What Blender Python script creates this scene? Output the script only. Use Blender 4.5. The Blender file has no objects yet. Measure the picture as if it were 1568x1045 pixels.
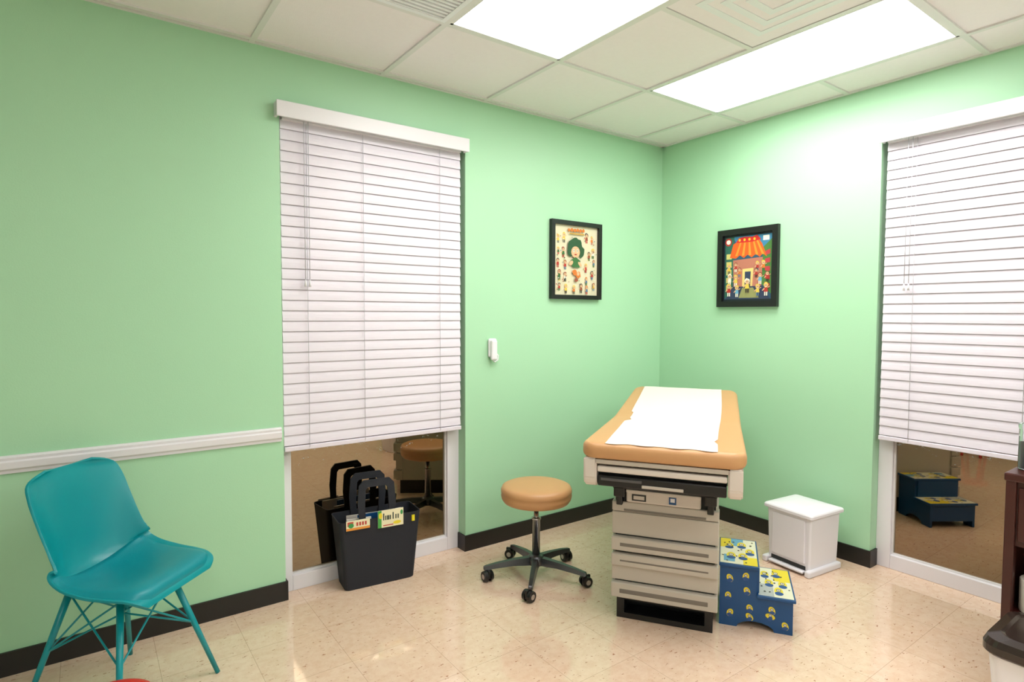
import bpy, bmesh, math, random
from math import sin, cos, pi, radians, sqrt
from mathutils import Vector, Matrix
random.seed(7)
S = bpy.context.scene
try:
    S.view_settings.view_transform = 'Standard'
    S.view_settings.look = 'None'
except Exception: pass

# ------------------------------------------------------------------ materials
def lin(c):
    return tuple((x/12.92 if x <= 0.04045 else ((x+0.055)/1.055)**2.4) for x in [v/255. for v in c])
def mat(name, rgb, rough=0.5, metal=0.0, spec=0.5, coat=0.0, noise=0.0, nscale=8.0, bump=0.0, bscale=60.0, emis=None, trans=0.0):
    m = bpy.data.materials.new(name); m.use_nodes = True
    nt = m.node_tree; b = nt.nodes['Principled BSDF']
    c = lin(rgb)
    b.inputs['Base Color'].default_value = (*c, 1)
    b.inputs['Roughness'].default_value = rough
    b.inputs['Metallic'].default_value = metal
    b.inputs['Specular IOR Level'].default_value = spec
    b.inputs['Coat Weight'].default_value = coat
    b.inputs['Transmission Weight'].default_value = trans
    if emis:
        b.inputs['Emission Color'].default_value = (*emis[0], 1); b.inputs['Emission Strength'].default_value = emis[1]
    tc = nt.nodes.new('ShaderNodeTexCoord')
    if noise > 0:
        n = nt.nodes.new('ShaderNodeTexNoise'); n.inputs['Scale'].default_value = nscale; n.inputs['Detail'].default_value = 4
        nt.links.new(tc.outputs['Object'], n.inputs['Vector'])
        mx = nt.nodes.new('ShaderNodeMix'); mx.data_type = 'RGBA'
        mx.inputs[6].default_value = (*[x*(1-noise) for x in c], 1); mx.inputs[7].default_value = (*[min(1, x*(1+noise)) for x in c], 1)
        nt.links.new(n.outputs['Fac'], mx.inputs[0]); nt.links.new(mx.outputs[2], b.inputs['Base Color'])
    if bump > 0:
        n2 = nt.nodes.new('ShaderNodeTexNoise'); n2.inputs['Scale'].default_value = bscale
        nt.links.new(tc.outputs['Object'], n2.inputs['Vector'])
        bp = nt.nodes.new('ShaderNodeBump'); bp.inputs['Strength'].default_value = bump; bp.inputs['Distance'].default_value = 0.002
        nt.links.new(n2.outputs['Fac'], bp.inputs['Height']); nt.links.new(bp.outputs['Normal'], b.inputs['Normal'])
    return m
M = {}
M['wall'] = mat('wall_mint_paint', (174, 221, 183), 0.42, spec=0.4, noise=0.02, nscale=1.5, bump=0.15, bscale=180)
M['wallback'] = mat('wall_far_paint', (202, 212, 206), 0.6)
M['trimwhite'] = mat('trim_white_paint', (234, 231, 237), 0.35)
M['base'] = mat('baseboard_black_vinyl', (26, 22, 20), 0.4)
M['tile'] = mat('ceiling_tile', (247, 240, 244), 0.9, noise=0.02, nscale=40, bump=0.3, bscale=220)
M['grid'] = mat('ceiling_grid_metal', (230, 228, 228), 0.4)
M['grille'] = mat('grille_white', (240, 242, 246), 0.4)
M['grilleback'] = mat('grille_back', (196, 198, 202), 0.7)
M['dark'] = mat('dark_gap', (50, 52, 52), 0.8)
M['lamp'] = mat('light_diffuser', (255, 255, 255), 0.5, emis=((1.0, 0.98, 0.955), 11.6))
M['slat'] = mat('blind_slat_vinyl', (230, 223, 235), 0.4)
M['cord'] = mat('blind_cord', (205, 203, 212), 0.8)
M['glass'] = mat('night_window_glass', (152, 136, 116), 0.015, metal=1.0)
M['black'] = mat('black_plastic', (18, 18, 20), 0.35)
M['felt'] = mat('bag_charcoal', (27, 30, 40), 0.7, bump=0.3, bscale=300)
M['tan'] = mat('tan_vinyl', (202, 152, 104), 0.42, noise=0.03, bump=0.1, bscale=250)
M['paper'] = mat('exam_paper', (228, 221, 210), 0.8)
M['beige'] = mat('beige_plastic', (218, 208, 200), 0.4)
M['greige'] = mat('greige_steel', (192, 183, 172), 0.38)
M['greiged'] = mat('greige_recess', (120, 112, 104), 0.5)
M['chrome'] = mat('chrome', (190, 190, 195), 0.15, metal=1.0)
M['alu'] = mat('dark_aluminium', (100, 102, 108), 0.3, metal=0.9)
M['teal'] = mat('teal_plastic', (0, 146, 156), 0.32)
M['tealc'] = mat('teal_leather', (0, 140, 154), 0.42, bump=0.15, bscale=200)
M['white'] = mat('white_plastic', (238, 236, 242), 0.4)
M['blue'] = mat('blue_paint', (14, 74, 128), 0.4)
M['yellow'] = mat('yellow_paint', (232, 214, 30), 0.5)
M['mahog'] = mat('mahogany', (66, 28, 24), 0.3, noise=0.25, nscale=12)
M['lid'] = mat('brown_black_lid', (48, 38, 34), 0.2)
M['red'] = mat('red_plastic', (215, 28, 24), 0.35)
M['clear'] = mat('clear_acrylic', (235, 240, 242), 0.05, trans=0.9)
def col(name, rgb):
    k = 'c_'+name
    if k not in M: M[k] = mat('print_'+name, rgb, 0.5)
    return M[k]
# worn reflective film on the panes : pale flaked specks close under the blind
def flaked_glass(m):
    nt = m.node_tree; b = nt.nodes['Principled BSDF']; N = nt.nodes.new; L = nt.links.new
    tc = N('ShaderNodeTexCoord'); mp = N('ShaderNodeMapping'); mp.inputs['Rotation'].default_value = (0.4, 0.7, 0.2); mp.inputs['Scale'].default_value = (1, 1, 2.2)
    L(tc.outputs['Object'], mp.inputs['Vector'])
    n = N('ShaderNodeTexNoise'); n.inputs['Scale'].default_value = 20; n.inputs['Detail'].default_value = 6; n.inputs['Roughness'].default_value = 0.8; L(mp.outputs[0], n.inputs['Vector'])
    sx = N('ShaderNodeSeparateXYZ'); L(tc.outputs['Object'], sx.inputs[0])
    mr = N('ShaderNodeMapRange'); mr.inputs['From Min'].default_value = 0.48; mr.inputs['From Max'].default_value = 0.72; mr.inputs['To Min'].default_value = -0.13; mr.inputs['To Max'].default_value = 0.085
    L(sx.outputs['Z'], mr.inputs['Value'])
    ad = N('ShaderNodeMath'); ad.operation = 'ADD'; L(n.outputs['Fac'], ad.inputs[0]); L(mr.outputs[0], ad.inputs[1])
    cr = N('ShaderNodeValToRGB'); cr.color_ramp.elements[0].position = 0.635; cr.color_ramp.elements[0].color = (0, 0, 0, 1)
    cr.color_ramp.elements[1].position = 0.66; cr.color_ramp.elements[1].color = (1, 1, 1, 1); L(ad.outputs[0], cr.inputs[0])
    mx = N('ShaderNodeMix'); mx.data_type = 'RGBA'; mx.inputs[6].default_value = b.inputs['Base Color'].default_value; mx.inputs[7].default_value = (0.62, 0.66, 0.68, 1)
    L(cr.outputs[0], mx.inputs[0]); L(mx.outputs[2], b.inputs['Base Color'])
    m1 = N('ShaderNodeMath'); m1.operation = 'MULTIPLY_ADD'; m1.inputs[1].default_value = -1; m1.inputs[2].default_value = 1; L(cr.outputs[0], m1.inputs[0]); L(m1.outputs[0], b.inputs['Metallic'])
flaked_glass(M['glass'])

# floor : vinyl composition tile
def floor_mat():
    m = bpy.data.materials.new('floor_vinyl_tile'); m.use_nodes = True
    nt = m.node_tree; b = nt.nodes['Principled BSDF']; N = nt.nodes.new; L = nt.links.new
    tc = N('ShaderNodeTexCoord')
    mp = N('ShaderNodeMapping'); mp.inputs['Location'].default_value = (0.12, 0.05, 0); L(tc.outputs['Object'], mp.inputs['Vector'])
    br = N('ShaderNodeTexBrick'); br.offset = 0; br.inputs['Scale'].default_value = 1
    br.inputs['Brick Width'].default_value = 0.305; br.inputs['Row Height'].default_value = 0.305
    br.inputs['Mortar Size'].default_value = 0.0011; br.inputs['Mortar Smooth'].default_value = 0.3; br.inputs['Bias'].default_value = 0
    br.inputs['Color1'].default_value = (*lin((238, 211, 188)), 1); br.inputs['Color2'].default_value = (*lin((233, 205, 181)), 1)
    br.inputs['Mortar'].default_value = (*lin((202, 170, 146)), 1)
    L(mp.outputs[0], br.inputs['Vector'])
    n1 = N('ShaderNodeTexNoise'); n1.inputs['Scale'].default_value = 26; n1.inputs['Detail'].default_value = 8; n1.inputs['Roughness'].default_value = 0.7; L(tc.outputs['Object'], n1.inputs['Vector'])
    mx = N('ShaderNodeMix'); mx.data_type = 'RGBA'; mx.blend_type = 'MULTIPLY'; mx.inputs[0].default_value = 0.28
    cr = N('ShaderNodeValToRGB'); cr.color_ramp.elements[0].position = 0.38; cr.color_ramp.elements[0].color = (*lin((226, 194, 168)), 1)
    cr.color_ramp.elements[1].position = 0.58; cr.color_ramp.elements[1].color = (1, 1, 1, 1)
    L(n1.outputs['Fac'], cr.inputs[0]); L(br.outputs['Color'], mx.inputs[6]); L(cr.outputs[0], mx.inputs[7])
    # brown flecks
    mp2 = N('ShaderNodeMapping'); mp2.inputs['Scale'].default_value = (1, 2.4, 1); mp2.inputs['Rotation'].default_value = (0, 0, 0.6); L(tc.outputs['Object'], mp2.inputs['Vector'])
    n2 = N('ShaderNodeTexNoise'); n2.inputs['Scale'].default_value = 34; n2.inputs['Detail'].default_value = 3; n2.inputs['Roughness'].default_value = 0.7; L(mp2.outputs[0], n2.inputs['Vector'])
    c2 = N('ShaderNodeValToRGB'); c2.color_ramp.elements[0].position = 0.635; c2.color_ramp.elements[0].color = (0, 0, 0, 1)
    c2.color_ramp.elements[1].position = 0.67; c2.color_ramp.elements[1].color = (1, 1, 1, 1); L(n2.outputs['Fac'], c2.inputs[0])
    m2 = N('ShaderNodeMix'); m2.data_type = 'RGBA'; m2.inputs[7].default_value = (*lin((164, 102, 70)), 1)
    sc = N('ShaderNodeMath'); sc.operation = 'MULTIPLY'; sc.inputs[1].default_value = 0.9; L(c2.outputs[0], sc.inputs[0])
    L(sc.outputs[0], m2.inputs[0]); L(mx.outputs[2], m2.inputs[6]); L(m2.outputs[2], b.inputs['Base Color'])
    b.inputs['Roughness'].default_value = 0.05; b.inputs['Specular IOR Level'].default_value = 0.9
    n3 = N('ShaderNodeTexNoise'); n3.inputs['Scale'].default_value = 9; L(tc.outputs['Object'], n3.inputs['Vector'])
    bp = N('ShaderNodeBump'); bp.inputs['Strength'].default_value = 0.08; bp.inputs['Distance'].default_value = 0.004
    L(n3.outputs['Fac'], bp.inputs['Height']); L(bp.outputs['Normal'], b.inputs['Normal'])
    return m
M['floor'] = floor_mat()

# ------------------------------------------------------------------ helpers
def link(o, parent=None, m=None):
    S.collection.objects.link(o)
    if parent: o.parent = parent
    if m is not None and o.type in ('MESH', 'CURVE'): o.data.materials.append(M[m] if isinstance(m, str) else m)
    return o
def empty(name, loc=(0, 0, 0), rz=0):
    e = bpy.data.objects.new(name, None); e.location = loc; e.rotation_euler = (0, 0, rz); e.empty_display_size = 0.1
    S.collection.objects.link(e); return e
def from_bm(name, bm, parent=None, m=None, smooth=False):
    me = bpy.data.meshes.new(name); bm.to_mesh(me); bm.free()
    if smooth:
        for p in me.polygons: p.use_smooth = True
    return link(bpy.data.objects.new(name, me), parent, m)
def bx_bm(bm, a, b, bev=0.0, seg=2, M4=None):
    n0 = set(bm.verts)
    r = bmesh.ops.create_cube(bm, size=1)
    vs = r['verts']
    for v in vs:
        v.co = Vector((a[i]+(v.co[i]+0.5)*(b[i]-a[i]) for i in range(3)))
    if bev > 0:
        es = list({e for v in vs for e in v.link_edges})
        bmesh.ops.bevel(bm, geom=es, offset=bev, segments=seg, affect='EDGES', profile=0.5)
    if M4 is not None:
        nv = [v for v in bm.verts if v not in n0]
        for v in nv: v.co = M4 @ v.co
def box(name, a, b, parent=None, m=None, bev=0.0, seg=2, M4=None):
    a2 = [min(a[i], b[i]) for i in range(3)]; b2 = [max(a[i], b[i]) for i in range(3)]
    bm = bmesh.new(); bx_bm(bm, a2, b2, bev, seg, M4)
    return from_bm(name, bm, parent, m)
def cyl_bm(bm, p0, p1, r0, r1=None, seg=20):
    if r1 is None: r1 = r0
    p0 = Vector(p0); p1 = Vector(p1); d = p1-p0
    q = d.to_track_quat('Z', 'Y').to_matrix().to_4x4()
    T = Matrix.Translation((p0+p1)/2) @ q
    bmesh.ops.create_cone(bm, cap_ends=True, segments=seg, radius1=r0, radius2=r1, depth=d.length, matrix=T)
def cyl(name, p0, p1, r0, r1=None, parent=None, m=None, seg=24):
    bm = bmesh.new(); cyl_bm(bm, p0, p1, r0, r1, seg)
    o = from_bm(name, bm, parent, m)
    for p in o.data.polygons: p.use_smooth = len(p.vertices) == 4
    return o
def lathe(name, prof, loc=(0, 0, 0), parent=None, m=None, seg=40):
    bm = bmesh.new(); rings = []
    for r, z in prof:
        rings.append([bm.verts.new((loc[0]+r*cos(2*pi*i/seg), loc[1]+r*sin(2*pi*i/seg), loc[2]+z)) for i in range(seg)])
    for k in range(len(rings)-1):
        for i in range(seg):
            bm.faces.new((rings[k][i], rings[k][(i+1) % seg], rings[k+1][(i+1) % seg], rings[k+1][i]))
    bm.faces.new(rings[-1]); bm.faces.new(rings[0][::-1])
    bmesh.ops.recalc_face_normals(bm, faces=bm.faces)
    o = from_bm(name, bm, parent, m, True)
    return o
def tube(name, pts, r, parent=None, m=None, cyc=False):
    c = bpy.data.curves.new(name, 'CURVE'); c.dimensions = '3D'; c.bevel_depth = r; c.bevel_resolution = 3; c.use_fill_caps = True
    s = c.splines.new('POLY'); s.points.add(len(pts)-1)
    for i, p in enumerate(pts): s.points[i].co = (*p, 1)
    s.use_cyclic_u = cyc
    o = bpy.data.objects.new(name, c); S.collection.objects.link(o)
    dg = bpy.context.evaluated_depsgraph_get(); me = bpy.data.meshes.new_from_object(o.evaluated_get(dg))
    bpy.data.objects.remove(o)
    for p in me.polygons: p.use_smooth = True
    me.materials.clear()
    return link(bpy.data.objects.new(name, me), parent, m)
def prism(name, poly, fn, t0, t1, parent=None, m=None, bev=0):
    """poly 2D -> fn(a,b,t) 3D extruded between t0,t1"""
    bm = bmesh.new()
    A = [bm.verts.new(fn(a, b, t0)) for a, b in poly]; B = [bm.verts.new(fn(a, b, t1)) for a, b in poly]
    n = len(poly); bm.faces.new(A[::-1]); bm.faces.new(B)
    for i in range(n): bm.faces.new((A[i], A[(i+1) % n], B[(i+1) % n], B[i]))
    bmesh.ops.recalc_face_normals(bm, faces=bm.faces)
    if bev: bmesh.ops.bevel(bm, geom=list(bm.edges), offset=bev, segments=2, affect='EDGES')
    return from_bm(name, bm, parent, m)
class Print:
    """flat printed artwork made of coloured patches lying on a plane"""
    def __init__(s, name, o, ex, ey, n, parent):
        s.o, s.ex, s.ey, s.n = Vector(o), Vector(ex), Vector(ey), Vector(n); s.bm = bmesh.new(); s.mats = []; s.k = 0; s.name = name; s.parent = parent
    def poly(s, pts, cname, rgb):
        m = col(cname, rgb)
        if m not in s.mats: s.mats.append(m)
        s.k += 1
        f = s.bm.faces.new([s.bm.verts.new(s.o+s.ex*a+s.ey*b+s.n*(0.00004*s.k)) for a, b in pts])
        f.material_index = s.mats.index(m); f.normal_update()
        if f.normal.dot(s.n) < 0: f.normal_flip()
    def rect(s, a0, b0, a1, b1, c, rgb): s.poly([(a0, b0), (a1, b0), (a1, b1), (a0, b1)], c, rgb)
    def ell(s, a, b, ra, rb, c, rgb, n=14, rot=0, w=0):
        pts = []
        for i in range(n):
            t = 2*pi*i/n; k = 1+(random.uniform(-w, w) if w else 0)
            x, y = ra*k*cos(t), rb*k*sin(t)
            pts.append((a+x*cos(rot)-y*sin(rot), b+x*sin(rot)+y*cos(rot)))
        s.poly(pts, c, rgb)
    def done(s):
        o = from_bm(s.name, s.bm, s.parent)
        for m in s.mats: o.data.materials.append(m)
        return o

H = 2.5425
XW, YW = -5.6, -4.9
T = 0.16
# ------------------------------------------------------------------ room shell
OL = (-2.632, -1.645)      # left-wall opening in X
OR = (-2.47, -1.44)        # right-wall opening in Y
OT = 2.295
def shell(name, boxes, m):
    bm = bmesh.new()
    for a, b in boxes: bx_bm(bm, a, b)
    return from_bm(name, bm, None, m)
shell('wall_left', [((XW, 0, 0), (OL[0], T, H)), ((OL[1], 0, 0), (T, T, H)), ((OL[0], 0, OT), (OL[1], T, H))], 'wall')
shell('wall_right', [((0, OR[1], 0), (T, 0, H)), ((0, YW, 0), (T, OR[0], H)), ((0, OR[0], OT), (T, OR[1], H))], 'wall')
shell('wall_back', [((XW, YW-T, 0), (T, YW, H))], 'wallback')
shell('wall_side', [((XW-T, YW-T, 0), (XW, T, H))], 'wallback')
shell('floor', [((XW-T, YW-T, -0.1), (T, T, 0))], 'floor')
shell('ceiling', [((XW-T, YW-T, H+0.004), (T, T, H+0.1))], 'tile')

# ceiling grid
ga, gb, gs = 0.308, 0.045, 0.61
bm = bmesh.new()
lights = [(0, 1), (2, 1), (2, 5), (0, 5), (5, 5)]    # (col index i, row j) : X -ga-gs*(i+1)..-ga-gs*i , Y rows j..j+2
def skipseg(i, j):  # crossing bar under light between its two rows
    return any(i == li and j == lj+1 for li, lj in lights)
nx = int((-XW-ga)/gs)+1; ny = int((-YW-gb)/gs)+1
hw = 0.012
for i in range(nx):
    X = -ga-gs*i
    bx_bm(bm, (X-hw, YW, H-0.004), (X+hw, 0, H+0.004))
for j in range(ny):
    Y = -gb-gs*j
    bx_bm(bm, (-ga, Y-hw, H-0.0038), (0, Y+hw, H+0.004))
    for i in range(nx):
        if skipseg(i, j): continue
        bx_bm(bm, (max(XW, -ga-gs*(i+1)), Y-hw, H-0.0038), (-ga-gs*i, Y+hw, H+0.004))
# wall angle
bx_bm(bm, (XW, -0.02, H-0.003), (0, 0, H+0.004)); bx_bm(bm, (-0.02, YW, H-0.003), (0, 0, H+0.004))
from_bm('trim_ceiling_grid', bm, None, 'grid')
for li, lj in lights:
    x1 = -ga-gs*li-hw; x0 = -ga-gs*(li+1)+hw; y1 = -gb-gs*lj-hw; y0 = -gb-gs*(lj+2)+hw
    e = empty('ceiling_light_panel', ((x0+x1)/2, (y0+y1)/2, H))
    dx, dy = (x1-x0)/2, (y1-y0)/2
    box('diffuser', (-dx+0.012, -dy+0.012, -0.001), (dx-0.012, dy-0.012, 0.002), e, 'lamp')
    bm = bmesh.new()
    for a, b in [((-dx, -dy, -0.004), (-dx+0.012, dy, 0.003)), ((dx-0.012, -dy, -0.004), (dx, dy, 0.003)), ((-dx, -dy, -0.004), (dx, -dy+0.012, 0.003)), ((-dx, dy-0.012, -0.004), (dx, dy, 0.003))]: bx_bm(bm, a, b)
    from_bm('frame', bm, e, 'grid')
# supply diffuser with concentric rings
xc, yc = -ga-gs*1.5, -gb-gs*2.5
e = empty('ceiling_air_diffuser', (xc, yc, H))
bm = bmesh.new()
for k, (h, z) in enumerate([(0.215, -0.001), (0.15, -0.0015), (0.085, -0.002)]):
    t = 0.030
    for a, b in [((-h, -h), (h, -h+t)), ((-h, h-t), (h, h)), ((-h, -h+t), (-h+t, h-t)), ((h-t, -h+t), (h, h-t))]:
        bx_bm(bm, (a[0], a[1], z-0.002), (b[0], b[1], z+0.002))
from_bm('rings', bm, e, 'grille')
box('plate', (-0.29, -0.29, -0.001), (0.29, 0.29, 0.003), e, 'tile')
# return grille
xc, yc = -ga-gs*3.5, -gb-gs*1.5
e = empty('ceiling_return_grille', (xc, yc, H))
bm = bmesh.new()
for k in range(24):
    y = -0.27+k*0.0235
    bx_bm(bm, (-0.27, y-0.006, -0.006), (0.27, y+0.006, 0.0))
for a, b in [((-0.29, -0.29), (0.29, -0.27)), ((-0.29, 0.27), (0.29, 0.29)), ((-0.29, -0.27), (-0.27, 0.27)), ((0.27, -0.27), (0.29, 0.27))]:
    bx_bm(bm, (a[0], a[1], -0.008), (b[0], b[1], 0.002))
from_bm('louvres', bm, e, 'grille')
box('plate', (-0.285, -0.285, -0.0005), (0.285, 0.285, 0.003), e, 'grilleback')

# baseboards (wrap into the recesses)
bh, bt = 0.09, 0.009
shell('baseboard_left', [((XW, -bt, 0), (OL[0], 0, bh)), ((OL[0]-0.001, -bt, 0), (OL[0]+bt, 0.07, bh)),
      ((OL[1], -bt, 0), (-0.0, 0, bh)), ((OL[1]-bt, -bt, 0), (OL[1]+0.001, 0.07, bh))], 'base')
shell('baseboard_right', [((-bt, OR[1], 0), (0, 0, bh)), ((-bt, OR[1]-bt, 0), (0.07, OR[1]+0.001, bh)),
      ((-bt, YW, 0), (0, OR[0], bh)), ((-bt, OR[0]-0.001, 0), (0.07, OR[0]+bt, bh))], 'base')
# chair rail
prof = [(0, 0.755), (-0.010, 0.757), (-0.012, 0.768), (-0.020, 0.776), (-0.022, 0.800), (-0.016, 0.806), (-0.018, 0.816), (-0.012, 0.823), (0, 0.823)]
prism('trim_chair_rail', prof, lambda a, b, t: (t, a, b), XW, OL[0]-0.012, None, 'trimwhite')

# windows
def window(name, along, o0, o1, gl0, gl1):
    # local : s along opening, d depth into wall
    f = (lambda s, d, z: (s, d, z)) if along == 'x' else (lambda s, d, z: (d, s, z))
    e = empty(name)
    def b(n, s0, s1, d0, d1, z0, z1, m, bev=0): return box(n, f(s0, d0, z0), f(s1, d1, z1), e, m, bev)
    b('frame_jamb_1', o0, gl0, 0.072, 0.13, 0, OT, 'trimwhite', 0.003)
    b('frame_jamb_2', gl1, o1, 0.072, 0.13, 0, OT, 'trimwhite', 0.003)
    b('frame_sill', gl0, gl1, 0.072, 0.13, 0, 0.075, 'trimwhite', 0.003)
    b('frame_head', gl0, gl1, 0.072, 0.13, OT-0.05, OT, 'trimwhite', 0.003)
    b('inner_bead', gl0, gl1, 0.088, 0.10, 0.075, 0.083, 'grid')
    b('inner_bead_2', gl1-0.008, gl1, 0.088, 0.10, 0.083, OT-0.05, 'grid')
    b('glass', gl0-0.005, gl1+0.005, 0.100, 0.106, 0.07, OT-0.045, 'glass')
    return e
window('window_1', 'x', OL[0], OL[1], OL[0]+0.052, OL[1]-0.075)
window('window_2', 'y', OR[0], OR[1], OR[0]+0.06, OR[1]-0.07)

def blind(name, along, s0, s1, v0, v1, zb, wand):
    f = (lambda s, d, z: (s, d, z)) if along == 'x' else (lambda s, d, z: (d, s, z))
    e = empty(name)
    zt = 2.24; n = 31; pitch = (zt-zb-0.02)/n
    bm = bmesh.new(); tilt = radians(80.5); w = 0.0525
    for i in range(n):
        z = zb+0.035+pitch*(i+0.35); pts = []
        for k in range(5):                                    # slightly crowned slat
            t = -0.5+k/4; cr = 0.0019*(1-(2*t)**2)
            d = 0.018+w*t*cos(tilt)-cr*sin(tilt); zz = z+w*t*sin(tilt)
            pts.append((d, zz))
        A = [bm.verts.new(f(s0, d, zz)) for d, zz in pts]; B = [bm.verts.new(f(s1, d, zz)) for d, zz in pts]
        A2 = [bm.verts.new(f(s0, d+0.0028, zz)) for d, zz in pts]; B2 = [bm.verts.new(f(s1, d+0.0028, zz)) for d, zz in pts]
        for k in range(4):
            bm.faces.new((A[k], B[k], B[k+1], A[k+1])); bm.faces.new((A2[k], A2[k+1], B2[k+1], B2[k]))
        bm.faces.new((A[0], A2[0], B2[0], B[0])); bm.faces.new((A[4], B[4], B2[4], A2[4]))
        bm.faces.new(A+A2[::-1]); bm.faces.new(B[::-1]+B2)
    bmesh.ops.recalc_face_normals(bm, faces=bm.faces)
    from_bm('slats', bm, e, 'slat')
    box('bottom_rail', f(s0, 0.004, zb), f(s1, 0.032, zb+0.022), e, 'slat', 0.003)
    box('valance', f(v0, -0.052, 2.232), f(v1, -0.040, 2.303), e, 'trimwhite', 0.003)
    box('valance_cap', f(v0, -0.046, 2.236), f(v0+0.012, -0.001, 2.299), e, 'trimwhite', 0.002)
    box('valance_cap_2', f(v1-0.012, -0.046, 2.236), f(v1, -0.001, 2.299), e, 'trimwhite', 0.002)
    box('head_rail', f(s0+0.005, -0.004, 2.235), f(s1-0.005, 0.045, 2.285), e, 'trimwhite', 0.002)
    for t in (0.12, 0.41, 0.86):
        s = s0+(s1-s0)*t
        cyl('ladder_cord', f(s, 0.004, zb+0.01), f(s, 0.004, zt), 0.0014, parent=e, m='cord', seg=6)
    for s in wand:
        cyl('pull_cord', f(s, -0.008, 1.50), f(s, -0.008, zt), 0.0018, parent=e, m='cord', seg=6)
        cyl('cord_tassel', f(s, -0.008, 1.475), f(s, -0.008, 1.51), 0.006, 0.003, parent=e, m='white', seg=10)
    return e
blind('window_blind', 'x', -2.626, -1.668, -2.656, -1.648, 0.700, (-2.525, -2.505))
blind('window_blind', 'y', -2.455, -1.462, -2.47, -1.447, 0.696, (-1.565, -1.585))

# ------------------------------------------------------------------ pictures
def picture(along, a0, a1, z0, z1, fr=0.030):
    e = empty('framed_picture')
    if along == 'x': f = lambda s, d, z: (s, d, z); ex = Vector((1, 0, 0)); n = Vector((0, -1, 0))
    else: f = lambda s, d, z: (d, s, z); ex = Vector((0, -1, 0)); n = Vector((-1, 0, 0))
    bm = bmesh.new()
    for p, q in [((a0, z0), (a1, z0+fr)), ((a0, z1-fr), (a1, z1)), ((a0, z0+fr), (a0+fr, z1-fr)), ((a1-fr, z0+fr), (a1, z1-fr))]:
        A = f(p[0], -0.028, p[1]); B = f(q[0], -0.001, q[1])
        bx_bm(bm, [min(A[i], B[i]) for i in range(3)], [max(A[i], B[i]) for i in range(3)])
    from_bm('frame', bm, e, 'black')
    box('backing', f(a0+0.01, -0.008, z0+0.01), f(a1-0.01, -0.001, z1-0.01), e, 'black')
    W, Hh = (a1-a0)-2*fr, (z1-z0)-2*fr
    o = Vector(f(a0+fr if along == 'x' else a1-fr, -0.0085, z0+fr))
    return e, Print('print', o, ex*W, Vector((0, 0, 1))*Hh, n, e)
W1 = ('w1', (240, 236, 222)); K1 = ('k1', (60, 50, 45)); S1 = ('s1', (225, 180, 140))
def figure(P, a, b, s, hair, top, legs, asp=1.25):
    """small cartoon character: legs, body, arms, head, hair, eyes"""
    P.rect(a-.22*s*asp, b-.95*s, a-.05*s*asp, b-.35*s, *legs); P.rect(a+.05*s*asp, b-.95*s, a+.22*s*asp, b-.35*s, *legs)
    P.poly([(a-.30*s*asp, b-.45*s), (a+.30*s*asp, b-.45*s), (a+.22*s*asp, b+.12*s), (a-.22*s*asp, b+.12*s)], *top)
    P.poly([(a-.25*s*asp, b+.08*s), (a-.55*s*asp, b-.25*s), (a-.45*s*asp, b-.32*s), (a-.18*s*asp, b-.08*s)], *S1)
    P.poly([(a+.25*s*asp, b+.08*s), (a+.58*s*asp, b+.25*s), (a+.50*s*asp, b+.33*s), (a+.18*s*asp, b+.12*s)], *S1)
    P.ell(a, b+.48*s, .34*s*asp, .36*s, *hair, n=10, w=.15); P.ell(a, b+.38*s, .26*s*asp, .27*s, *S1, n=10)
    P.ell(a-.09*s*asp, b+.42*s, .05*s*asp, .07*s, *K1, n=6); P.ell(a+.09*s*asp, b+.42*s, .05*s*asp, .07*s, *K1, n=6)
e, P = picture('x', -1.041, -0.617, 1.446, 1.936, 0.026)
P.rect(0, 0, 1, 1, 'cream', (222, 214, 184))
pal = [('g1', (60, 110, 60)), ('o1', (215, 120, 50)), ('r1', (180, 50, 45)), ('k1', (60, 50, 45)), ('s1', (225, 180, 140)), ('w1', (240, 236, 222)), ('b1', (90, 120, 150)), ('y1', (225, 195, 80)), ('m1', (150, 80, 60))]
random.seed(3)
cells = [(.11, .80), (.24, .84), (.86, .80), (.74, .84), (.10, .64), (.22, .60), (.90, .64), (.78, .58), (.10, .46), (.24, .42), (.90, .46), (.74, .40), (.12, .29), (.27, .25), (.88, .29), (.72, .23), (.12, .12), (.28, .10), (.44, .10), (.60, .10), (.76, .10), (.90, .12)]
for a, b in cells:
    figure(P, a+random.uniform(-.02, .02), b+random.uniform(-.02, .02), .072+random.uniform(-.012, .014), random.choice([K1, pal[8], pal[1], pal[7]]), random.choice(pal[:3]+pal[5:]), random.choice([K1, pal[6], pal[2], pal[0]]))
for k in range(70):
    a, b = random.uniform(0.04, 0.96), random.uniform(0.04, 0.88)
    if ((a-.47)/.22)**2+((b-.58)/.26)**2 < 1: continue
    P.ell(a, b, random.uniform(.006, .014), random.uniform(.006, .012), *random.choice(pal), n=7, w=.25)
for i, x in enumerate([.32, .385, .45, .515, .58, .645]): P.ell(x, .93+.008*(i % 2), .03, .026, 'title', (214, 120, 40), n=7, w=.2)
P.rect(.33, .872, .67, .892, 'title2', (190, 150, 60))
P.ell(.46, .70, .17, .12, 'hair', (42, 84, 52), w=.14, n=22); P.ell(.36, .62, .07, .07, 'hair', (42, 84, 52), w=.1); P.ell(.60, .63, .07, .09, 'hair', (42, 84, 52), w=.2)
P.ell(.47, .62, .10, .085, *S1); P.ell(.43, .64, .018, .022, *W1); P.ell(.51, .64, .018, .022, *W1)
P.ell(.43, .64, .008, .012, *K1); P.ell(.51, .64, .008, .012, *K1); P.ell(.47, .585, .03, .01, 'r1', (180, 50, 45))
P.poly([(.36, .50), (.47, .55), (.58, .50), (.56, .40), (.40, .40)], 'g1', (60, 110, 60)); P.ell(.37, .46, .05, .03, *S1, rot=.5); P.ell(.57, .45, .05, .025, *S1, rot=-.6)
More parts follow.
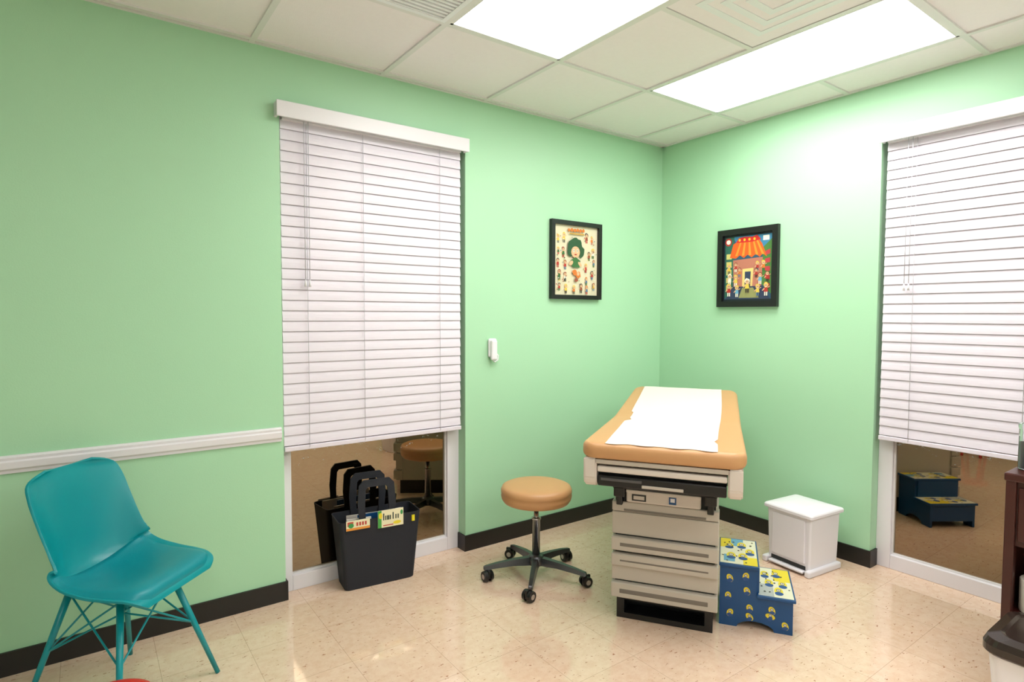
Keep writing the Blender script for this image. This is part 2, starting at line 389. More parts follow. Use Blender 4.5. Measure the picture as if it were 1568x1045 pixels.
P.ell(.45, .33, .05, .04, 'o1', (215, 120, 50), w=.15); P.ell(.53, .29, .055, .05, 'o1', (215, 120, 50), w=.2); P.ell(.49, .22, .04, .03, 'm1', (150, 80, 60), w=.2); P.ell(.53, .31, .03, .028, *S1)
P.done()
e, P = picture('y', -0.898, -0.486, 1.400, 1.892, 0.036)
P.rect(0, 0, 1, 1, 'night', (24, 34, 44))
P.rect(0.03, 0.03, .97, .97, 'nightb', (46, 84, 110))
P.poly([(.2, .97), (.97, .97), (.97, .6), (.75, .75), (.3, .8)], 'sky', (60, 130, 170))
P.poly([(.03, .97), (.22, .97), (.20, .1), (.03, .05)], 'leftb', (44, 100, 84))
P.poly([(.97, .90), (.80, .78), (.78, .25), (.97, .1)], 'rightb', (76, 124, 60))
for k in range(5):
    P.rect(.06, .16+.12*k, .17, .24+.12*k, 'winl', (206, 200, 120)); P.poly([(.84, .22+.11*k), (.94, .18+.125*k), (.94, .25+.125*k), (.84, .28+.11*k)], 'winr', (190, 60, 70))
P.poly([(.20, .62), (.80, .64), (.78, .20), (.22, .20)], 'wallp', (190, 120, 100))
P.poly([(.13, .66), (.20, .86), (.35, .92), (.7, .92), (.78, .84), (.88, .64), (.8, .69), (.74, .645), (.66, .69), (.58, .645), (.50, .69), (.42, .645), (.34, .69), (.26, .645)], 'awn', (236, 96, 30))
for x in (.24, .38, .52, .66, .78): P.poly([(x, .68), (x+.05, .68), (.50+(x-.5)*.6+.03, .89), (.50+(x-.5)*.6, .89)], 'awn2', (240, 150, 50))
P.poly([(.25, .88), (.32, .95), (.44, .96), (.58, .95), (.68, .97), (.76, .90), (.6, .875), (.4, .875)], 'sign', (206, 36, 34))
for x in (.30, .40, .50, .60): P.ell(x+.03, .915, .025, .022, 'signl', (246, 190, 50), n=6)
P.poly([(.40, .48), (.62, .49), (.60, .18), (.40, .18)], 'door', (236, 206, 130)); P.poly([(.45, .44), (.57, .44), (.56, .20), (.45, .20)], 'doord', (50, 60, 90))
P.poly([(.2, .22), (.8, .22), (.95, .03), (.05, .03)], 'path', (50, 60, 90)); P.poly([(.40, .2), (.62, .2), (.74, .05), (.33, .05)], 'path2', (150, 150, 96))
P.ell(.1, .90, .07, .06, 'r1', (180, 50, 45)); P.ell(.1, .90, .045, .035, *W1); P.rect(.80, .88, .92, .95, *W1)
random.seed(5)
for a, b, s in [(.12, .50, .09), (.26, .52, .08), (.34, .44, .08), (.70, .52, .08), (.82, .52, .09), (.68, .42, .08), (.14, .34, .10), (.27, .32, .10), (.76, .34, .10), (.90, .36, .09), (.13, .18, .11), (.30, .16, .10), (.72, .17, .10), (.88, .18, .11), (.51, .24, .12)]:
    figure(P, a, b, s, random.choice([K1, pal[8], pal[7], W1]), random.choice([W1, pal[1], pal[7], pal[2], ('skyb', (110, 170, 200))]), random.choice([K1, pal[6], W1, pal[0]]))
P.done()

# wall handset (thermometer / sensor cradle)
e = empty('wall_mounted_thermometer', (-1.468, 0, 1.145))
box('cradle', (-0.030, -0.022, -0.045), (0.026, -0.001, 0.065), e, 'white', 0.012, 4)
box('handset', (-0.024, -0.042, -0.060), (0.016, -0.018, 0.055), e, 'white', 0.010, 4)
tube('hook', [(0.014, -0.025, -0.02), (0.028, -0.028, -0.035), (0.024, -0.028, -0.06), (0.004, -0.028, -0.070), (-0.01, -0.028, -0.058)], 0.004, e, 'grille')

# ------------------------------------------------------------------ exam table
e = empty('medical_exam_table', (-1.565, -1.32, 0), radians(34))
def padrise(u): return 0.0 if u < 0.72 else 0.075*((u-0.72)/0.70)
def padhw(u, L, hw0, hw1, r):
    h = hw0+(hw1-hw0)*u/L
    if u < r: h -= r-sqrt(max(0, r*r-(r-u)**2))
    if u > L-r: h -= r-sqrt(max(0, r*r-(u-(L-r))**2))
    return h
bm = bmesh.new(); L = 1.42; rr = 0.07; rings = []
us = [0.0005, 0.004, 0.010, 0.02, 0.035, 0.05, 0.07]+[0.07+i*(L-0.14)/22 for i in range(1, 22)]+[L-0.07, L-0.05, L-0.035, L-0.02, L-0.01, L-0.004, L-0.0005]
z0, z1 = 0.762, 0.826
for u in us:
    h = padhw(u, L, 0.320, 0.300, rr); er = 0.022
    edge = min(u, L-u); ze = er-sqrt(max(0, er*er-(er-min(edge, er))**2)) if edge < er else 0
    zz0, zz1 = z0+ze, z1-ze+0.0
    ring = []; rrr = min(er, (zz1-zz0)/2*0.98)
    for cy, cz, a0 in [(h-rrr, zz1-rrr, 0), (-(h-rrr), zz1-rrr, 90), (-(h-rrr), zz0+rrr, 180), (h-rrr, zz0+rrr, 270)]:
        for k in range(5):
            a = radians(a0+k*22.5); ring.append(bm.verts.new((u, cy+rrr*cos(a), cz+rrr*sin(a)+padrise(u))))
    rings.append(ring)
for k in range(len(rings)-1):
    n = len(rings[k])
    for i in range(n): bm.faces.new((rings[k][i], rings[k][(i+1) % n], rings[k+1][(i+1) % n], rings[k+1][i]))
bm.faces.new(rings[0]); bm.faces.new(rings[-1][::-1]); bmesh.ops.recalc_face_normals(bm, faces=bm.faces)
from_bm('upholstered_top', bm, e, 'tan', True)
# paper sheet
random.seed(11)
bm = bmesh.new(); NU, NV = 90, 20; g = []
for i in range(NU+1):
    u = 0.016+1.385*i/NU; row = []
    l = 0.218+0.022*(u/1.4)-0.030*max(0, 1-abs(u-0.60)/0.05)*(1 if u < .6 else .5)-(0.012 if .60 < u < .80 else 0); r = 0.214-0.004*sin(u*5)-0.014*max(0, 1-abs(u-0.20)/0.05)
    for j in range(NV+1):
        y = l-(l+r)*j/NV
        z = z1+padrise(u)+0.0020+0.0010*sin(y*23+u*5)*sin(u*11+y*6)
        if u > L-0.022: z -= 0.010*((u-(L-0.022))/0.022)**2
        row.append(bm.verts.new((u-(0.006*sin(j*1.1) if i == 0 else 0), y, z)))
    g.append(row)
for i in range(NU):
    for j in range(NV): bm.faces.new((g[i][j], g[i+1][j], g[i+1][j+1], g[i][j+1]))
bmesh.ops.recalc_face_normals(bm, faces=bm.faces)
from_bm('exam_paper', bm, e, 'paper', True)
# shroud under the top
prism('under_frame', [(0.06, 0.728), (1.0, 0.728), (1.36, 0.775), (1.36, 0.835), (0.72, 0.764), (0.06, 0.764)], lambda a, b, t: (a, t, b), -0.295, 0.295, e, 'beige')
def bracket(name, y0, y1):
    prism(name, [(0.010, 0.764), (0.012, 0.680), (0.022, 0.655), (0.05, 0.640), (0.16, 0.636), (0.26, 0.655), (0.42, 0.72), (0.42, 0.764)], lambda a, b, t: (a, t, b), y0, y1, e, 'beige', 0.006)
bracket('corner_bracket_1', 0.252, 0.306); bracket('corner_bracket_2', -0.306, -0.252)
box('front_bar_upper', (0.012, -0.255, 0.742), (0.06, 0.255, 0.760), e, 'greige', 0.003)
box('front_bar', (0.014, -0.25, 0.708), (0.055, 0.25, 0.732), e, 'beige', 0.006)
box('front_gap', (0.05, -0.25, 0.69), (0.3, 0.25, 0.745), e, 'black')
box('leg_extension', (0.02, -0.248, 0.650), (0.30, 0.248, 0.694), e, 'black', 0.005)
box('extension_grip', (0.016, -0.09, 0.656), (0.024, 0.07, 0.668), e, 'greige', 0.002)
box('extension_strip', (0.016, 0.07, 0.674), (0.024, 0.235, 0.686), e, 'alu', 0.002)
prism('extension_support', [(-0.245, 0.655), (-0.235, 0.64), (-0.212, 0.598), (0.212, 0.598), (0.235, 0.64), (0.245, 0.655)], lambda a, b, t: (t, a, b), 0.185, 0.34, e, 'black')
# cabinet
FX = 0.215
box('cabinet_body', (FX+0.014, -0.212, 0.10), (1.20, 0.212, 0.60), e, 'greige', 0.006)
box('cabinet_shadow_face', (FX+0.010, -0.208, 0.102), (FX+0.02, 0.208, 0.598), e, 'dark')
box('cabinet_neck', (0.34, -0.20, 0.60), (1.15, 0.20, 0.73), e, 'beige', 0.004)
box('stirrup_drawer', (FX-0.012, -0.150, 0.536), (FX+0.06, 0.160, 0.588), e, 'beige', 0.008, 3)
box('stirrup_drawer_lip', (FX-0.020, -0.150, 0.580), (FX+0.02, 0.160, 0.594), e, 'beige', 0.003)
box('label_plate', (FX-0.0142, 0.075, 0.546), (FX-0.010, 0.135, 0.574), e, 'black')
box('label_text', (FX-0.0150, 0.082, 0.552), (FX-0.0135, 0.128, 0.568), e, 'beige')
box('lock_plate', (FX-0.0145, -0.050, 0.546), (FX-0.010, -0.020, 0.576), e, 'blue')
box('lock_key', (FX-0.0155, -0.044, 0.556), (FX-0.014, -0.026, 0.572), e, 'white')
for k, y in enumerate((0.188, -0.188)):
    box('stirrup_socket_%d' % (k+1), (FX-0.03, y-0.024, 0.560), (FX+0.05, y+0.024, 0.615), e, 'black', 0.005)
    box('stirrup_stem_%d' % (k+1), (FX-0.022, y-0.013, 0.522), (FX+0.04, y+0.013, 0.57), e, 'black', 0.004)
def drawer(n, zt, zb, hz):
    box('drawer_%d' % n, (FX, -0.222, zb), (FX+0.05, 0.222, zt), e, 'greige', 0.004)
    box('drawer_%d_pull' % n, (FX-0.018, -0.222, zt-hz), (FX+0.01, 0.222, zt), e, 'greige', 0.006, 3)
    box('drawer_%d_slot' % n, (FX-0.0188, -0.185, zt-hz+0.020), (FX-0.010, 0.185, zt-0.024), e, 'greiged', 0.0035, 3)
box('drawer_top_panel', (FX-0.004, -0.222, 0.490), (FX+0.05, 0.222, 0.534), e, 'greige', 0.005)
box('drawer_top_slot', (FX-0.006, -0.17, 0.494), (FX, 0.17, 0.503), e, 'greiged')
box('drawer_1', (FX, -0.222, 0.388), (FX+0.05, 0.222, 0.487), e, 'greige', 0.004)
drawer(2, 0.381, 0.313, 0.062)
drawer(3, 0.306, 0.184, 0.054)
drawer(4, 0.177, 0.105, 0.066)
bm = bmesh.new()
bx_bm(bm, (FX+0.03, -0.203, 0.0), (1.12, 0.203, 0.024)); bx_bm(bm, (FX+0.03, -0.203, 0.024), (1.12, -0.170, 0.105)); bx_bm(bm, (FX+0.03, 0.170, 0.024), (1.12, 0.203, 0.105))
bx_bm(bm, (FX+0.12, -0.170, 0.024), (1.12, 0.170, 0.105)); bx_bm(bm, (FX+0.03, -0.170, 0.085), (FX+0.12, 0.170, 0.105))
from_bm('base_plinth', bm, e, 'black')

# ------------------------------------------------------------------ rolling stool
e = empty('rolling_stool', (-1.52, -0.49, 0))
prof = [(0.0, 0.392), (0.15, 0.392), (0.168, 0.397), (0.177, 0.410), (0.181, 0.428), (0.178, 0.440), (0.181, 0.444), (0.181, 0.458), (0.174, 0.472), (0.155, 0.480), (0.10, 0.484), (0.0, 0.486)]
lathe('seat_cushion', [(max(r, 0.001), z) for r, z in prof], parent=e, m='tan', seg=56)
lathe('seat_plate', [(0.001, 0.378), (0.075, 0.378), (0.08, 0.386), (0.08, 0.394), (0.001, 0.394)], parent=e, m='black')
lathe('gas_column', [(0.013, 0.12), (0.013, 0.385)], parent=e, m='chrome')
lathe('column_sleeve', [(0.020, 0.075), (0.020, 0.30), (0.024, 0.302), (0.024, 0.310), (0.013, 0.312)], parent=e, m='chrome')
lathe('hub', [(0.03, 0.062), (0.042, 0.07), (0.042, 0.105), (0.03, 0.118), (0.02, 0.12)], parent=e, m='alu')
for k in range(5):
    a = radians(10+72*k); R = Matrix.Rotation(a, 4, 'Z')
    bm = bmesh.new()
    secs = [(0.03, 0.068, 0.108, 0.020), (0.12, 0.070, 0.100, 0.017), (0.21, 0.062, 0.086, 0.014), (0.265, 0.056, 0.074, 0.012), (0.272, 0.058, 0.070, 0.008)]
    rg = []
    for x, za, zb, w in secs: rg.append([bm.verts.new(R @ Vector(p)) for p in [(x, -w, za), (x, w, za), (x, w*0.7, zb), (x, -w*0.7, zb)]])
    for q in range(len(rg)-1):
        for i in range(4): bm.faces.new((rg[q][i], rg[q][(i+1) % 4], rg[q+1][(i+1) % 4], rg[q+1][i]))
    bm.faces.new(rg[0]); bm.faces.new(rg[-1]); bmesh.ops.recalc_face_normals(bm, faces=bm.faces)
    from_bm('base_arm_%d' % (k+1), bm, e, 'alu')
    cx, cy = 0.258*cos(a), 0.258*sin(a)
    th = a+[1.3, 0.7, 2.0, -0.6, 0.9][k]; d = Vector((cos(th), sin(th), 0)); t = Vector((-sin(th), cos(th), 0))
    c = Vector((cx, cy, 0.0275))+d*0.012
    bm = bmesh.new()
    for s in (-1, 1): cyl_bm(bm, c+t*(s*0.008), c+t*(s*0.024), 0.0275, 0.0255, 24)
    from_bm('caster_wheel_%d' % (k+1), bm, e, 'black')
    bm = bmesh.new(); cyl_bm(bm, c-t*0.026, c+t*0.026, 0.013, None, 16); cyl_bm(bm, (cx, cy, 0.03), (cx, cy, 0.070), 0.008, None, 12)
    from_bm('caster_stem_%d' % (k+1), bm, e, 'chrome')
    bm = bmesh.new(); bx_bm(bm, (-0.02, -0.007, -0.01), (0.024, 0.007, 0.031), 0.004, 2, Matrix.Translation(c) @ Matrix.Rotation(th, 4, 'Z'))
    from_bm('caster_fork_%d' % (k+1), bm, e, 'black')

# ------------------------------------------------------------------ teal shell chair
e = empty('teal_shell_chair', (-3.285, -0.395, 0), radians(-44)); e.scale = (0.945, 0.945, 0.995)
cp = [(0.238, 0.410), (0.226, 0.431), (0.19, 0.442), (0.13, 0.436), (0.05, 0.424), (-0.04, 0.418), (-0.11, 0.428), (-0.155, 0.460), (-0.178, 0.515), (-0.190, 0.58), (-0.202, 0.66), (-0.214, 0.74), (-0.225, 0.790), (-0.231, 0.815)]
hwv = [0.160, 0.196, 0.216, 0.230, 0.238, 0.238, 0.234, 0.228, 0.220, 0.214, 0.210, 0.204, 0.180, 0.100]
crl = [0.000, 0.004, 0.008, 0.020, 0.040, 0.068, 0.098, 0.118, 0.114, 0.094, 0.070, 0.048, 0.034, 0.028]
def interp(arr, t):
    t = max(0, min(len(arr)-1.0001, t)); i = int(t); f = t-i
    p = lambda k: arr[max(0, min(len(arr)-1, k))]
    def cr(a, b, c, d): return 0.5*((2*b)+(-a+c)*f+(2*a-5*b+4*c-d)*f*f+(-a+3*b-3*c+d)*f**3)
    if isinstance(arr[0], tuple): return tuple(cr(p(i-1)[q], p(i)[q], p(i+1)[q], p(i+2)[q]) for q in range(2))
    return cr(p(i-1), p(i), p(i+1), p(i+2))
def shellpt(t, v, off=0.0, wscale=1.0):
    x, z = interp(cp, t); x2, z2 = interp(cp, t+0.05); x1, z1_ = interp(cp, t-0.05)
    tx, tz = x2-x1, z2-z1_; l = sqrt(tx*tx+tz*tz) or 1; nx_, nz_ = tz/l, -tx/l       # normal : up on the seat, forward on the back
    h = interp(hwv, t)*wscale; c = interp(crl, t)*(abs(v*wscale)**2.3)
    return Vector((x+nx_*(c+off), h*v*(1-0.06*interp(crl, t)*10*abs(v)**2), z+nz_*(c+off)))
bm = bmesh.new(); NT, NV = 60, 28; g = []
for i in range(NT+1):
    t = i*(len(cp)-1)/NT
    g.append([bm.verts.new(shellpt(t, -1+2*j/NV)) for j in range(NV+1)])
for i in range(NT):
    for j in range(NV): bm.faces.new((g[i][j], g[i][j+1], g[i+1][j+1], g[i+1][j]))
o = from_bm('seat_shell', bm, e, 'teal', True)
md = o.modifiers.new('s', 'SOLIDIFY'); md.thickness = 0.008; md.offset = 0
md = o.modifiers.new('b', 'BEVEL'); md.width = 0.003; md.segments = 2; md.limit_method = 'ANGLE'
bm = bmesh.new(); g = []; NT = 34
for i in range(NT+1):
    t = 0.8+5.9*i/NT; k = sin(pi*i/NT); row = []
    for j in range(NV+1):
        v = -1+2*j/NV; sq = min(1, (1-abs(v)**6))*min(1, 3.2*k)
        row.append(bm.verts.new(shellpt(t, v, 0.004+0.024*max(0, sq)**0.6, 0.92*(0.80+0.20*min(1, 2.4*k)))))
    g.append(row)
for i in range(NT):
    for j in range(NV): bm.faces.new((g[i][j], g[i][j+1], g[i+1][j+1], g[i+1][j]))
from_bm('seat_cushion', bm, e, 'tealc', True)
tops = []; feet = []; RF = Matrix.Rotation(radians(-8), 3, 'Z')
for k, (sx, sy) in enumerate([(1, 1), (1, -1), (-1, -1), (-1, 1)]):
    a = RF @ Vector((0.115*sx, 0.105*sy, 0.412)); b = RF @ Vector((0.222*sx, 0.215*sy, 0.002)); tops.append(a); feet.append(b)
    cyl('leg_%d' % (k+1), b, a, 0.0085, 0.0125, e, 'teal', 16)
def lp(k, f): return tops[k]+(feet[k]-tops[k])*f
for k in range(4):
    k2 = (k+1) % 4
    tube('brace_%d' % (k+1), [lp(k, 0.02), lp(k2, 0.48)], 0.0035, e, 'teal'); tube('brace_%db' % (k+1), [lp(k2, 0.02), lp(k, 0.48)], 0.0035, e, 'teal')
    tube('seat_ring_%d' % (k+1), [tops[k]+Vector((0, 0, -0.004)), tops[k2]+Vector((0, 0, -0.004))], 0.006, e, 'teal')
tube('low_brace_1', [lp(0, 0.48), (0, 0, 0.30), lp(2, 0.48)], 0.0035, e, 'teal'); tube('low_brace_2', [lp(1, 0.48), (0, 0, 0.30), lp(3, 0.48)], 0.0035, e, 'teal')

# ------------------------------------------------------------------ tote with colouring books
e = empty('magazine_tote', (-2.195, -0.035, 0), radians(-6))
bm = bmesh.new()
def rr_ring(hx, hy, r, z, n=5):
    out = []
    for cx, cy, a0 in [(hx-r, hy-r, 0), (-(hx-r), hy-r, 90), (-(hx-r), -(hy-r), 180), (hx-r, -(hy-r), 270)]:
        for k in range(n+1):
            a = radians(a0+90*k/n); out.append((cx+r*cos(a), cy+r*sin(a), z))
    return out
rg = [(0.170, 0.070, 0.0), (0.176, 0.073, 0.004), (0.205, 0.090, 0.335), (0.207, 0.091, 0.345), (0.203, 0.087, 0.345), (0.172, 0.068, 0.012)]
R = [[bm.verts.new(p) for p in rr_ring(hx, hy, 0.022, z)] for hx, hy, z in rg]
for k in range(len(R)-1):
    n = len(R[k])
    for i in range(n): bm.faces.new((R[k][i], R[k][(i+1) % n], R[k+1][(i+1) % n], R[k+1][i]))
bm.faces.new(R[0][::-1]); bm.faces.new(R[-1]); bmesh.ops.recalc_face_normals(bm, faces=bm.faces)
from_bm('tote_body', bm, e, 'felt')
for k, y in enumerate((-0.084, 0.086)):
    out = [(-0.085, 0.30), (-0.095, 0.42), (-0.088, 0.51), (-0.065, 0.535), (0.065, 0.535), (0.088, 0.51), (0.095, 0.42), (0.085, 0.30)]
    inn = [(-0.055, 0.30), (-0.060, 0.40), (-0.055, 0.488), (-0.045, 0.500), (0.045, 0.500), (0.055, 0.488), (0.060, 0.40), (0.055, 0.30)]
    bm = bmesh.new()
    lean = (lambda z: -0.02*(z-0.30)*(-1 if k else 1)*(-2))
    A = [[bm.verts.new((x-0.02, y+dy+lean(z), z)) for x, z in P_] for P_ in (out, inn) for dy in (-0.005, 0.005)]
    n = len(out)
    for i in range(n-1):
        bm.faces.new((A[0][i], A[0][i+1], A[2][i+1], A[2][i])); bm.faces.new((A[1][i], A[3][i], A[3][i+1], A[1][i+1]))
        bm.faces.new((A[0][i], A[1][i], A[1][i+1], A[0][i+1])); bm.faces.new((A[2][i], A[2][i+1], A[3][i+1], A[3][i]))
    bmesh.ops.recalc_face_normals(bm, faces=bm.faces)
    from_bm('handle_%d' % (k+1), bm, e, 'felt')
def book(n, x0, x1, y, z0, z1, tilt, cover):
    b = box('book_%d' % n, (x0, y-0.004, z0), (x1, y+0.004, z1), e, cover, M4=None)
    b.rotation_euler = (0, tilt, 0); return b
book(1, -0.175, -0.055, -0.060, 0.06, 0.345, 0.03, 'paper')
book(2, 0.0, 0.120, -0.064, 0.06, 0.365, -0.03, 'paper')
book(3, -0.10, 0.13, -0.02, 0.05, 0.350, 0.0, 'blue'); book(4, -0.15, 0.12, 0.03, 0.05, 0.335, 0.02, 'beige')
# book covers hanging over the front rim
cv = [(-0.175, -0.060, 0.305, 0.352), (-0.020, 0.110, 0.292, 0.378)]
for k, (a0, a1, b0, b1) in enumerate(cv):
    y = -0.0955
    box('cover_%d' % (k+1), (a0, y, b0), (a1, y+0.003, b1), e, 'paper')
    P = Print('cover_print_%d' % (k+1), (a0, y-0.0002, b0), (a1-a0, 0, 0), (0, 0, b1-b0), (0, -1, 0), e)
    P.rect(0, 0, 1, 1, 'covercream', (236, 228, 190))
    if k == 0:
        P.rect(0, .0, 1, .25, 'coverorange', (230, 150, 60)); P.rect(.05, .45, .3, .9, 'coverred', (190, 70, 60)); P.ell(.2, .5, .12, .25, 'coverg', (60, 150, 80))
        for q in range(4): P.rect(.42+q*.12, .40, .50+q*.12, .78, 'coverred', (190, 70, 60))
    else:
        P.rect(0, 0, .14, 1, 'covergreen', (70, 160, 70)); P.rect(.2, .08, .6, .14, 'coverred', (190, 70, 60)); P.ell(.10, .7, .07, .18, 'yellowp', (230, 210, 50))
        for q, x in enumerate([.20, .28, .35, .40, .46, .57, .68, .77]):
            P.rect(x, .42, x+.045, .82 if q in (0, 5) else .68, 'ink', (40, 60, 50))
        P.ell(.75, .2, .16, .1, 'yellowp', (230, 210, 50)); P.ell(.93, .75, .05, .14, 'coverg', (60, 150, 80))
    P.done()
box('tag', (0.155, -0.096, 0.300), (0.170, -0.091, 0.33), e, 'yellow')

# ------------------------------------------------------------------ white step bin
e = empty('white_diaper_pail', (-0.245, -1.205, 0), radians(-6))
bm = bmesh.new()
rg = [(0.118, 0.022), (0.121, 0.026), (0.128, 0.300), (0.128, 0.305)]
R = [[bm.verts.new(p) for p in rr_ring(h, h, 0.012, z)] for h, z in rg]
for k in range(len(R)-1):
    n = len(R[k])
    for i in range(n): bm.faces.new((R[k][i], R[k][(i+1) % n], R[k+1][(i+1) % n], R[k+1][i]))
bm.faces.new(R[0][::-1]); bm.faces.new(R[-1]); bmesh.ops.recalc_face_normals(bm, faces=bm.faces)
from_bm('bin_body', bm, e, 'white')
bm = bmesh.new()
rg = [(0.140, 0.302), (0.143, 0.305), (0.143, 0.318), (0.139, 0.324), (0.100, 0.333), (0.050, 0.338)]
R = [[bm.verts.new(p) for p in rr_ring(h, h, 0.014, z)] for h, z in rg]
for k in range(len(R)-1):
    n = len(R[k])
    for i in range(n): bm.faces.new((R[k][i], R[k][(i+1) % n], R[k+1][(i+1) % n], R[k+1][i]))
bm.faces.new(R[0][::-1]); bm.faces.new(R[-1]); bmesh.ops.recalc_face_normals(bm, faces=bm.faces)
from_bm('lid', bm, e, 'white')
box('base_rail_1', (-0.15, -0.140, 0.0), (0.13, -0.110, 0.034), e, 'white', 0.008, 3)
box('base_rail_2', (-0.15, 0.110, 0.0), (0.13, 0.140, 0.034), e, 'white', 0.008, 3)
box('pedal', (-0.150, -0.10, 0.012), (-0.10, 0.10, 0.024), e, 'white', 0.004)
box('pedal_gap', (-0.123, -0.100, 0.026), (-0.10, 0.100, 0.046), e, 'dark')
box('side_panel', (-0.1300, -0.095, 0.06), (-0.118, 0.095, 0.285), e, 'white', 0.003)

# ------------------------------------------------------------------ blue toddler step stool
e = empty('toddler_step_stool', (-1.165, -1.325, 0), radians(34))     # local x = away, -y = right
def stepside(name, x0):
    pts = [(0, 0), (0, 0.262), (-0.150, 0.262), (-0.150, 0.142), (-0.292, 0.142), (-0.292, 0), (-0.235, 0)]
    for k in range(0, 9): a = pi*k/8; pts.append((-0.146-0.075*cos(a)*1.0, 0.034*sin(a)))
    pts.append((-0.05, 0))
    prism(name, pts, lambda a, b, t: (t, a, b), x0, x0+0.014, e, 'blue')
stepside('side_panel_1', 0.012); stepside('side_panel_2', 0.290)
box('tread_1', (0.0, -0.158, 0.262), (0.316, 0.004, 0.276), e, 'blue', 0.003)
box('tread_2', (0.0, -0.302, 0.142), (0.316, -0.150, 0.156), e, 'blue', 0.003)
box('riser_1', (0.026, -0.160, 0.142), (0.29, -0.148, 0.262), e, 'blue')
box('riser_2', (0.026, -0.292, 0.04), (0.29, -0.280, 0.142), e, 'blue')
def minion(P, a, b, s, asp=1.0, rot=0):
    P.ell(a, b, s*.62*asp, s, 'yellowp', (232, 210, 40), rot=rot)
    P.ell(a, b-s*.55, s*.60*asp, s*.45, 'denim', (40, 80, 140), rot=rot)
    P.ell(a, b+s*.25, s*.34*asp, s*.32, 'greygog', (90, 95, 100)); P.ell(a, b+s*.25, s*.22*asp, s*.2, 'w1', (240, 236, 222)); P.ell(a, b+s*.25, s*.09*asp, s*.09, 'k1', (60, 50, 45))
random.seed(2)
P = Print('tread_print_1', (0.008, 0, 0.2765), (0, -0.152, 0), (0.298, 0, 0), (0, 0, 1), e)
P.rect(0, 0, 1, 1, 'stepcream', (226, 226, 200))
for a, b, w, h, c in [(.0, .62, .3, .38, ('yellowp', (232, 210, 40))), (.3, .7, .35, .3, ('skyb', (110, 170, 200))), (.1, .08, .3, .25, ('skyb', (110, 170, 200))), (.62, .0, .38, .3, ('yellowp', (232, 210, 40)))]: P.rect(a, b, a+w, b+h, *c)
for a, b in [(.25, .7), (.6, .75), (.82, .5), (.3, .3), (.62, .3)]: minion(P, a, b, .13, 1.6)
for k in range(14): P.ell(random.uniform(.05, .95), random.uniform(.05, .95), .03, .02, 'k1', (60, 50, 45), n=7, w=.3)
P.done()
P = Print('tread_print_2', (0.008, -0.157, 0.1565), (0, -0.138, 0), (0.298, 0, 0), (0, 0, 1), e)
P.rect(0, 0, 1, 1, 'stepcream', (226, 226, 200)); P.rect(.5, .55, 1, 1, 'yellowp', (232, 210, 40)); P.rect(0, 0, .45, .4, 'stepgrey', (180, 185, 180))
for a, b in [(.25, .75), (.6, .8), (.75, .45), (.35, .45), (.6, .2)]: minion(P, a, b, .13, 1.6)
for k in range(12): P.ell(random.uniform(.05, .95), random.uniform(.05, .95), .03, .02, 'k1', (60, 50, 45), n=7, w=.3)
P.done()
P = Print('side_print', (0.0115, 0, 0), (0, -0.292, 0), (0, 0, 0.262), (-1, 0, 0), e)
for a, b, r in [(.14, .80, .3), (.36, .86, -.2), (.38, .62, .3), (.12, .50, 0), (.15, .22, -.3), (.42, .34, .2), (.72, .36, .3), (.70, .26, 1.2), (.90, .14, .3), (.42, .20, .6)]: minion(P, a, b, .068, 1.05, r)
P.done()

# ------------------------------------------------------------------ cart at the right edge, with things on it
e = empty('mahogany_cart', (-0.70, -2.165, 0))       # occupies +x, -y
bm = bmesh.new()
bx_bm(bm, (0.0, -0.62, 0.755), (0.47, 0.0, 0.785), 0.006); bx_bm(bm, (0.02, -0.60, 0.262), (0.45, -0.02, 0.282), 0.002); bx_bm(bm, (0.02, -0.60, 0.06), (0.45, -0.02, 0.08), 0.002)
bx_bm(bm, (0.02, -0.60, 0.52), (0.45, -0.02, 0.755), 0.004)
for x in (0.005, 0.43):
    for y in (-0.035, -0.61): bx_bm(bm, (x, y, 0.0), (x+0.03, y+0.03, 0.76), 0.003)
bx_bm(bm, (0.40, -0.60, 0.06), (0.41, -0.02, 0.755)); bx_bm(bm, (0.03, -0.018, 0.06), (0.44, -0.010, 0.755))
from_bm('cart_frame', bm, e, 'mahog')
box('drawer_front', (0.012, -0.585, 0.54), (0.022, -0.04, 0.735), e, 'mahog', 0.004)
cyl('drawer_knob', (0.012, -0.3, 0.64), (-0.012, -0.3, 0.64), 0.010, 0.014, e, 'chrome', 16)
for k, (x, y) in enumerate([(0.075, -0.095), (0.085, -0.22), (0.19, -0.12)]):
    lathe('paper_roll_%d' % (k+1), [(0.018, 0.0), (0.054, 0.0), (0.055, 0.003), (0.055, 0.115), (0.053, 0.118), (0.018, 0.118)], (x, y, 0.2825), e, 'paper')
lathe('jar_glass', [(0.040, 0), (0.042, 0.004), (0.042, 0.15), (0.044, 0.153), (0.044, 0.168), (0.02, 0.176), (0.012, 0.19), (0.004, 0.192)], (0.12, -0.052, 0.7855), e, 'clear')
lathe('jar_contents', [(0.036, 0.006), (0.037, 0.09), (0.03, 0.105), (0.01, 0.11)], (0.12, -0.052, 0.7855), e, 'black')
box('tissue_box', (0.10, -0.30, 0.7855), (0.33, -0.16, 0.84), e, 'white', 0.006)

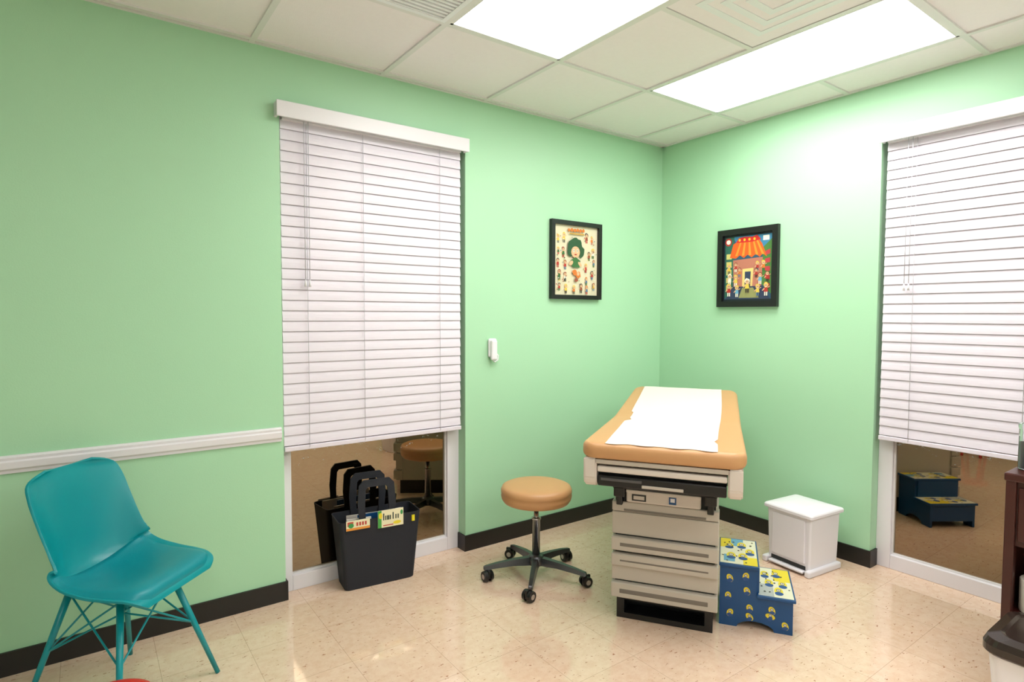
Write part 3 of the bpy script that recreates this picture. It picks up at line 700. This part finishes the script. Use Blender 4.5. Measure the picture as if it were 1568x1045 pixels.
e = empty('waste_bin', (-0.872, -2.352, 0))
def ringbin(data, mname, nm):
    bm = bmesh.new()
    R = [[bm.verts.new(p) for p in rr_ring(hx, hy, r, z, 8)] for hx, hy, r, z in data]
    for k in range(len(R)-1):
        n = len(R[k])
        for i in range(n): bm.faces.new((R[k][i], R[k][(i+1) % n], R[k+1][(i+1) % n], R[k+1][i]))
    bm.faces.new(R[0][::-1]); bm.faces.new(R[-1]); bmesh.ops.recalc_face_normals(bm, faces=bm.faces)
    return from_bm(nm, bm, e, mname)
ringbin([(0.125, 0.115, 0.05, 0), (0.130, 0.12, 0.05, 0.006), (0.150, 0.14, 0.05, 0.255), (0.150, 0.14, 0.05, 0.26)], 'white', 'bin_body')
ringbin([(0.160, 0.15, 0.06, 0.256), (0.164, 0.154, 0.06, 0.262), (0.164, 0.154, 0.06, 0.285), (0.155, 0.145, 0.055, 0.305), (0.125, 0.115, 0.05, 0.315), (0.115, 0.105, 0.045, 0.310), (0.03, 0.03, 0.02, 0.308)], 'lid', 'lid')

# ------------------------------------------------------------------ red toddler stool (bottom edge of the photo)
e = empty('red_toddler_stool', (-3.344, -0.880, 0))
lathe('seat', [(0.001, 0.236), (0.10, 0.236), (0.116, 0.243), (0.120, 0.252), (0.116, 0.262), (0.10, 0.268), (0.001, 0.271)], parent=e, m='red')
for k in range(4):
    a = radians(45+90*k); cyl('leg_%d' % (k+1), (0.105*cos(a), 0.105*sin(a), 0), (0.07*cos(a), 0.07*sin(a), 0.238), 0.012, 0.014, e, 'red', 16)

# ------------------------------------------------------------------ world + camera
w = bpy.data.worlds.new('world'); S.world = w; w.use_nodes = True
w.node_tree.nodes['Background'].inputs[0].default_value = (0.01, 0.012, 0.02, 1); w.node_tree.nodes['Background'].inputs[1].default_value = 0.3
yaw, pitch, roll = 0.9437, -0.0449, 0.0032
f = Vector((cos(yaw)*cos(pitch), sin(yaw)*cos(pitch), sin(pitch))); r = Vector((sin(yaw), -cos(yaw), 0)); u = r.cross(f)
r2 = r*cos(roll)+u*sin(roll); u2 = -r*sin(roll)+u*cos(roll)
cam = bpy.data.cameras.new('camera'); cam.sensor_width = 36; cam.lens = 902.9/1568*36; cam.clip_start = 0.05
co = bpy.data.objects.new('camera', cam); S.collection.objects.link(co)
mw = Matrix((r2, u2, -f)).transposed().to_4x4(); mw.translation = Vector((-3.3697, -2.8258, 1.3473)); co.matrix_world = mw
S.camera = co
